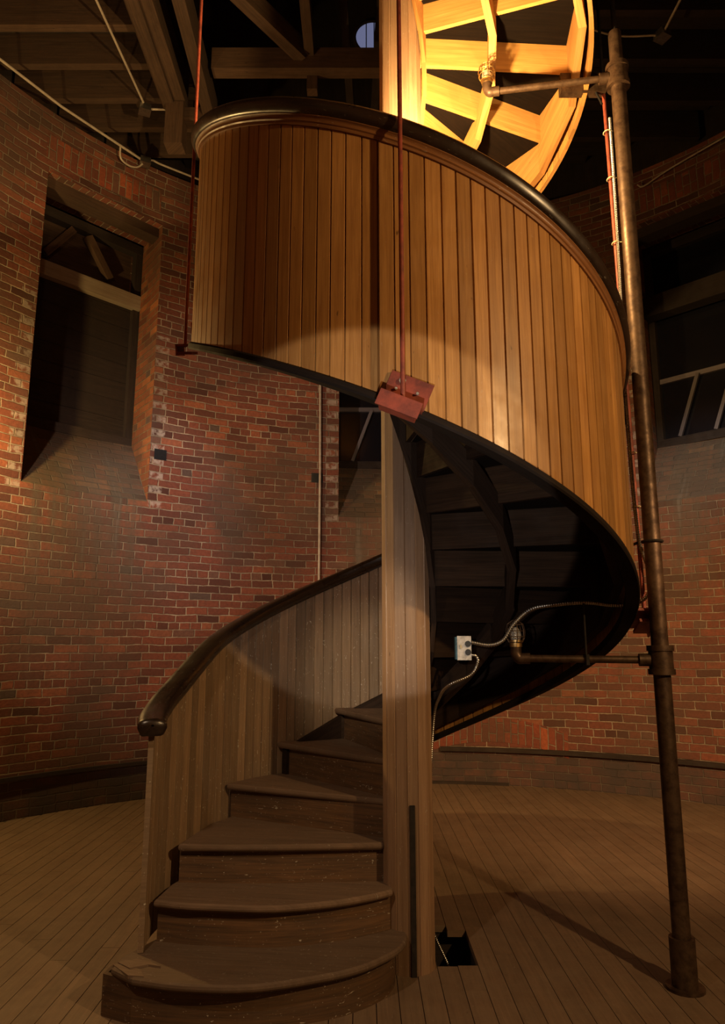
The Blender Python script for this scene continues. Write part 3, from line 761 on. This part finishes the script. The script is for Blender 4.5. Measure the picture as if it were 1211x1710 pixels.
for k_ in range(1, KTOP):
    z = tz(k_); a = a_of(k_); an = a + 2.2; b = a_of(k_ + 1)
    mb = MB(); bis = pol(1, (a + b) / 2)
    if k_ <= 3: poly = (T1, T2, T3)[k_ - 1]
    else:
        hi = an
        poly = [pol(.105, hi), pol(.985, hi)] + [pol(.985, hi - (hi - b + 1.0) * i / 4) for i in range(1, 5)] + [pol(.105, b - 1)]
    ud = (1, -.12) if k_ <= 2 else (pol(1, a)[0], pol(1, a)[1])
    nosed(mb, poly, z, ud=ud)
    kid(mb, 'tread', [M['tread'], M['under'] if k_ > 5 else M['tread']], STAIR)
    z0 = tz(k_ - 1) if k_ > 1 else 0.0
    if k_ <= 3:
        line = (R1, R2[:-1], R3[:-2])[k_ - 1]
        if k_ == 1: line = R1[:NR1]
        mb = wallmb(line, .02, z0 - (.0 if k_ == 1 else .03), z - .028, 0)
        kid(mb, 'riser', [M['riser_low']], STAIR)
    else:
        i_, o_ = Vector(pol(.105, a)), Vector(pol(.985, a))
        t_ = Vector((o_ - i_)).normalized(); nrm = Vector((t_.y, -t_.x)) * .022
        mb = MB(); tint = random.random(); mi = 0
        P = [i_, o_, o_ + nrm, i_ + nrm]; lo, hi2 = z0 - .032, z - .028
        L = (o_ - i_).length
        mb.prism([(p.x, p.y) for p in P][::-1], lo, hi2, tint)
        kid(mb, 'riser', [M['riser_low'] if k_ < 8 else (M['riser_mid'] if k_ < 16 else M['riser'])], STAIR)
# broken, splintered corner of the bottom step
mb = MB()
for poly, z_ in (([(-1.135, -.43), (-1.05, -.52), (-.99, -.53), (-1.02, -.47), (-1.06, -.45), (-1.03, -.42), (-1.09, -.405)], .173), ([(-1.12, -.42), (-1.06, -.47), (-1.0, -.44), (-.95, -.455), (-1.0, -.415), (-1.06, -.39)], .177)):
    mb.prism(ccw(poly), .16, z_, .9, udir=(1, -.3))
kid(mb, 'splinter', M['tread'], STAIR, label='split pale wood at the worn corner')

# newel post: ring of narrow boards
mb = MB(); NB = 14; RN = .112
for i in range(NB):
    a, b = i * 360 / NB + 8, (i + 1) * 360 / NB + 8; t = random.random(); g = 1.4
    pr = [(a, RN - .004), (a + g, RN), (b - g, RN), (b, RN - .004)]
    for (p, r0), (q, r1) in zip(pr, pr[1:]):
        mb.face([pol(r0, p, 0), pol(r1, q, 0), pol(r1, q, 7.4), pol(r0, p, 7.4)], [(R_(p) * .11 + i, 0), (R_(q) * .11 + i, 0), (R_(q) * .11 + i, 7.4), (R_(p) * .11 + i, 7.4)], t)
mb.face([pol(RN - .004, i * 360 / NB + 8, 7.4) for i in range(NB)], None)
NEWEL = kid(mb, 'newel_post', M['newel'], STAIR)
mb = MB(); mb.box(Vector((*pol(.114, -84), .335)), (.022, .012, .67), rotz(6)); kid(mb, 'iron_strip', M['iron'], NEWEL, label='dark strip up the foot of the newel')  # dark plate drawn in place of the shadowed slot

# ------------------------------------------------------------------ suspension rods with angle brackets
def rod(a, label, z_top, R=1.092, second=True, rr=.0085, brdz=0.0, top=None, ln=.15):
    zb = 1.668 + hx(a)
    root = empty('suspension_rod', (*pol(R, a), zb), label, 'rod')
    mb = MB(); mb.tube([pol(R, a, zb - .02), (*top, z_top) if top else pol(R, a, z_top)], rr, 10); kid(mb, 'rod', M['red'], root, True)
    c = Vector(pol(R - .045, a, zb)); e = Vector((-math.sin(R_(a)), math.cos(R_(a)), 0)) * -1   # ascending direction (angle decreases)
    out = Vector((math.cos(R_(a)), math.sin(R_(a)), 0)); sl = math.atan2(2.8, 2 * math.pi * 1.06)
    x = (e * math.cos(sl) + Vector((0, 0, 1)) * math.sin(sl)); zz = out.cross(x) * 1.0
    if zz.z < 0: zz = -zz
    m = Matrix((x, out, zz)).transposed()
    pl = MB(); pl.box(c + out * -.012 + zz * .045, (.155, .008, .10), m); P = kid(pl, 'bracket_plate', M['red'], root)
    b = MB()
    b.box(c + out * .03 + zz * -.012, (ln, .09, .012), m); b.box(c + out * .072 + zz * -.035, (ln, .008, .055), m)
    b.box(c + out * .035 + zz * -.050, (.13, .07, .014), m)
    kid(b, 'angle_iron', M['red'], root)
    for dx, dz, s_ in ((-.035, .045, .005), (.030, .070, .012), (.04, .035, .005)):
        q = MB(); q0 = c + out * -.006 + x * dx + zz * dz; q.tube([q0, q0 + out * .008], s_, 8); kid(q, 'bolt', M['steel'], P, True)
    return root
rod(-180.5, 'red painted rod at the left edge of the curved parapet', 7.5)
rod(-93.5, 'red painted rod hanging in front of the parapet boards', 7.5)
rod(-5.5, 'red painted rod on the right between parapet and standing pipe', 4.4, R=1.078, rr=.0095, top=(1.09, .0), ln=.19)
def upper_bracket():
    a = -0.5; zb = 1.668 + 2.8 + hx(a) + .06
    c = Vector(pol(1.045, a, zb)); out = Vector((math.cos(R_(a)), math.sin(R_(a)), 0))
    root = empty('suspension_bracket', c, 'red steel bracket under the upper turn beside the caged lamp arm', 'bracket')
    b = MB(); b.box(c + Vector((-.07, 0, 0)), (.24, .05, .11)); kid(b, 'block', M['rust'], root)
    b = MB(); b.tube([c + Vector((.04, -.01, .05)), c + Vector((.04, -.01, 3.0))], .0085, 8); kid(b, 'rod', M['iron'], root, True)
upper_bracket()

# ------------------------------------------------------------------ standing pipe with caged lamps
PX, PY = 1.085, -.218
PIPE = empty('standing_pipe', (PX, PY, 0), 'tall rusty standing pipe beside the stair with two lamp arms', 'pipe')
mb = MB(); mb.tube([(PX, PY, 0), (PX, PY, 4.12)], .036, 20); kid(mb, 'pipe', M['rust'], PIPE, True)
mb = MB(); mb.tube([(PX, PY, 4.10), (PX, PY, 4.42)], .032, 16); kid(mb, 'pipe', M['rust'], PIPE, True)
mb = MB(); mb.tube([(PX, PY, 4.40), (PX, PY, 7.5)], .012, 10); kid(mb, 'upper_pipe', M['iron'], PIPE, True)
mb = MB(); mb.tube([(PX, PY, 0), (PX, PY, .19)], .050, 20); mb.tube([(PX, PY, 0), (PX, PY, .012)], .075, 20); kid(mb, 'base_coupling', M['rust'], PIPE, True)
def cage_lamp(ex, ey, ez, armz):
    tee = MB()
    tee.tube([(PX, PY, armz - .055), (PX, PY, armz + .055)], .050, 20)
    for s_ in (-1, 1): tee.tube([(PX, PY, armz + s_ * .05 - .012), (PX, PY, armz + s_ * .05 + .012)], .056, 20)
    d = (Vector((ex, ey, armz)) - Vector((PX, PY, armz))).normalized()
    p = Vector((PX, PY, armz)) + d * .045; tee.tube([p, p + d * .045], .028, 14)
    kid(tee, 'tee_fitting', M['rust'], PIPE, True)
    arm = MB(); arm.tube([p + d * .03, (ex, ey, ez)], .0165, 14); kid(arm, 'lamp_arm', M['rust'], PIPE, True)
    el = MB(); e = Vector((ex, ey, ez)); el.tube([e + d * -.03, e, e + d * .018, e + d * .03 + Vector((0, 0, .02)), e + d * .03 + Vector((0, 0, .05))], .024, 12, smooth_path=True)
    kid(el, 'elbow', M['rust'], PIPE, True)
    b = e + d * .03 + Vector((0, 0, .05))
    so = MB(); so.tube([b, b + Vector((0, 0, .03))], .028, 14); so = kid(so, 'socket', M['brass'], PIPE, True)
    gl = MB(); gl.tube([b + Vector((0, 0, z)) for z in (.03, .045, .06, .075, .088)], lambda t: .005 + .022 * math.sin(math.pi * min(.93, .25 + t * .72)), 14)
    kid(gl, 'bulb', M['bulb'], PIPE, True)
    cg = MB()
    for j in range(8):
        t = 2 * math.pi * j / 8
        pts = [b + Vector((r * math.cos(t), r * math.sin(t), z)) for r, z in ((.03, .02), (.040, .04), (.043, .07), (.036, .10), (.012, .118))]
        cg.tube(pts, .0019, 5)
    for r, z in ((.031, .02), (.041, .045), (.043, .07), (.036, .098), (.012, .118)):
        cg.tube([b + Vector((r * math.cos(t), r * math.sin(t), z)) for t in [2 * math.pi * j / 20 for j in range(21)]], .0019, 5, caps=False)
    kid(cg, 'cage', M['brass'] if armz > 3 else M['rust'], PIPE, True)
cage_lamp(.475, -.12, 4.165, 4.165)
cage_lamp(.515, -.11, 1.29, 1.285)
hm = MB(); hm.tube([(.78, -.165, 1.29), (.78, -.165, 1.53)], .005, 8); hm.box((.78, -.165, 1.285), (.014, .046, .046)); kid(hm, 'hanger', M['iron'], PIPE)
st = MB(); st.tube([pol(1.04, 0, 1.80), (PX - .05, PY + .05, 1.80)], .007, 8)
st.tube([(PX + .043 * math.cos(t), PY + .043 * math.sin(t), 1.80) for t in [2 * math.pi * j / 20 for j in range(21)]], .006, 6, caps=False); kid(st, 'pipe_strap', M['iron'], PIPE)

# ------------------------------------------------------------------ electrical
OX, OY, OZ = .245, -.14, 1.335
OUT = empty('outlet_box', (OX, OY, OZ), 'metal outlet box with a black socket fixed under the stair beside the newel', 'outlet box')
mb = MB(); mb.box((OX - .006, OY + .025, OZ), (.056, .045, .098)); kid(mb, 'back_box', M['blue'], OUT, label='dark blue box side')
cv = MB(); cv.box((OX + .004, OY, OZ), (.062, .005, .105)); COVER = kid(cv, 'cover_plate', M['steel'], OUT)
for dz in (-.018, .018):
    s_ = MB(); s_.tube([(OX + .020, OY - .003, OZ + dz), (OX + .020, OY - .009, OZ + dz)], .0135, 14); kid(s_, 'socket', M['black'], COVER, True)
s_ = MB(); s_.box((OX - .012, OY - .006, OZ + .006), (.008, .006, .016)); kid(s_, 'switch', M['tie'], COVER)
def tubeobj(name, pts, r, mat, label, cat, rib=0.0, step=.005, sp=True, group=None):
    mb = MB(); mb.tube(pts, r, 9, True, rib, step, sp); o = mb.build(name, mat, None, True)
    c = Vector(pts[0]); o.data.transform(Matrix.Translation(-c)); o.location = c
    return tag(o, label, cat, group)
Rr = 1.092
rx, ry = pol(Rr, 1.0)
def RL(z): t = (z - 1.46) / 2.94; return (1.073 + (1.09 - 1.073) * t, -.103 + .103 * t)
def LN(dx, z): x, y = RL(z); return (x + dx, y - .022, z)
tubeobj('flexible_conduit', [(OX + .035, OY, OZ + .025), (.36, -.15, 1.348), (.42, -.15, 1.37), (.47, -.15, 1.44), (.55, -.15, 1.505), (.66, -.15, 1.525), (.80, -.15, 1.535), (.93, -.12, 1.525),
        (1.03, -.15, 1.535), (1.085, -.15, 1.585), (1.10, -.135, 1.66), LN(-.004, 1.80), LN(-.014, 1.95), LN(-.018, 2.2), LN(-.017, 2.7), LN(-.004, 3.0), LN(.008, 3.6), LN(.014, 4.08)],
        .0085, M['galv'], 'ribbed metal conduit curling from the outlet box and up the parapet right edge', 'conduit', .0012, .0052)
tubeobj('flexible_conduit', [(OX + .035, OY, OZ - .03), (OX + .055, OY, OZ - .035), (OX + .062, OY, OZ - .06), (OX + .03, OY, OZ - .115), (.185, -.11, 1.175), (.150, -.02, 1.12), (.125, .05, 1.0), (.105, .09, .6), (.105, .10, .25), (.118, .33, .06), (.15, .36, -.03), (.215, .37, -.17), (.24, .36, -.3)],
        .0065, M['galv'], 'thin metal conduit looping down from the outlet box behind the newel into the floor hole', 'conduit', .0009, .0046)
for i, z in enumerate((1.98, 2.24, 2.75, 3.35, 3.72, 4.0)):
    mb = MB(); mb.tube([(.016 * math.cos(t), .022 * math.sin(t), 0) for t in [2 * math.pi * j / 14 for j in range(15)]], .003, 5, caps=False)
    mb.box((.018, -.012, 0), (.018, .004, .004)); o = mb.build('cable_tie', M['tie']); o.location = (RL(z)[0] - .004, RL(z)[1] - .012, z)
    tag(o, ['yellow cable tie round rod and conduit, lowest of six', 'yellow cable tie round rod and conduit, second from the bottom', 'yellow cable tie round rod and conduit, third from the bottom',
            'yellow cable tie round rod and conduit just above the rail edge', 'yellow cable tie round rod and conduit, second from the top', 'yellow cable tie round rod and conduit, topmost below the pipe tee'][i], 'cable tie', 'cable ties on the right rod')
# wall conduits
tubeobj('wall_conduit', [wp(102.5, .34, WR - .03), wp(102.5, 3.2, WR - .03), wp(102.9, 6.2, WR - .03)], .013, M['conduit'], 'pale vertical conduit on the brick pier behind the handrail', 'conduit', sp=False)
cb = Vector(wp(132.3, 6.16, WR - .08))
tubeobj('ceiling_conduit', [wp(158, 6.2, WR - .12), wp(146, 6.19, WR - .14), cb], .012, M['conduit'], 'straight pale conduit along the top of the left brick wall', 'conduit', sp=False)
tubeobj('ceiling_conduit', [wp(136.5, 6.18, WR - .11), wp(136, 6.08, WR - .07), wp(134.6, 6.06, WR - .05), wp(133.3, 6.08, WR - .06), cb], .009, M['conduit'], 'short looping cable hanging below the left wall conduit', 'cable')
tubeobj('ceiling_conduit', [cb, wp(131.3, 6.2, WR - .10), wp(129.5, 6.2, WR - .10), wp(122, 6.2, WR - .1)], .010, M['conduit'], 'thin pale conduit running right from the wall junction box behind the parapet', 'conduit')
def jbox(loc, label, s_=.10):
    r = empty('junction_box', loc, label, 'junction box'); m = MB(); m.box(loc, (s_, s_, s_ * .6), rotz(25)); kid(m, 'box', M['galv'], r)
    m = MB(); m.box(Vector(loc) + Vector((0, 0, -s_ * .31)), (s_ * 1.05, s_ * 1.05, .006), rotz(25)); kid(m, 'cover', M['galv'], r)
jbox(cb, 'grey junction box at the top of the brick wall over the left opening')
jb = Vector((-2.22, 2.50, 6.24)); jbox(jb, 'grey junction box under the joists left of the parapet')
tubeobj('ceiling_conduit', [(-2.30, .6, 6.27), (-2.22, 2.46, 6.27)], .010, M['conduit'], 'thin grey conduit crossing the joists down to the hanging junction box', 'conduit', sp=False)
tubeobj('ceiling_conduit', [(-2.2, 2.50, 6.24), (-1.2, 2.52, 6.24)], .010, M['conduit'], 'white conduit running right from the joist junction box past the red rod', 'conduit', sp=False)
jr = Vector((2.30, 1.80, 6.36)); jbox(jr, 'grey junction box under the right ceiling')
tubeobj('ceiling_conduit', [(2.34, .8, 6.4), jr], .010, M['conduit'], 'thin conduit slanting up from the right junction box', 'conduit', sp=False)
tubeobj('ceiling_conduit', [jr, (1.9, 1.82, 6.38), (1.45, 1.7, 6.42)], .008, M['conduit'], 'thin cable running left from the right junction box to the standing pipe', 'cable')
tubeobj('ceiling_conduit', [wp(51, 6.02, WR - .05), wp(50, 5.98, WR - .05), wp(46, 6.05, WR - .05), wp(36, 6.1, WR - .05)], .008, M['conduit'], 'pale cable along the top of the right brick wall', 'cable')
# loose black cable beside the upper stringer
tubeobj('loose_cable', [(.96, .05, 5.2), (1.0, .02, 4.8), (1.05, -.02, 4.55), (1.03, 0.0, 4.35), (1.06, -.05, 4.15)], .006, M['black'], 'black cable dangling outside the upper stringer by the lamp arm', 'cable')
tubeobj('loose_cable', [LN(-.02, 3.0), LN(-.028, 2.8), LN(-.022, 2.62), LN(-.035, 2.5), LN(-.03, 2.38)], .005, M['black'], 'black cable behind the ribbed conduit at the parapet edge', 'cable')
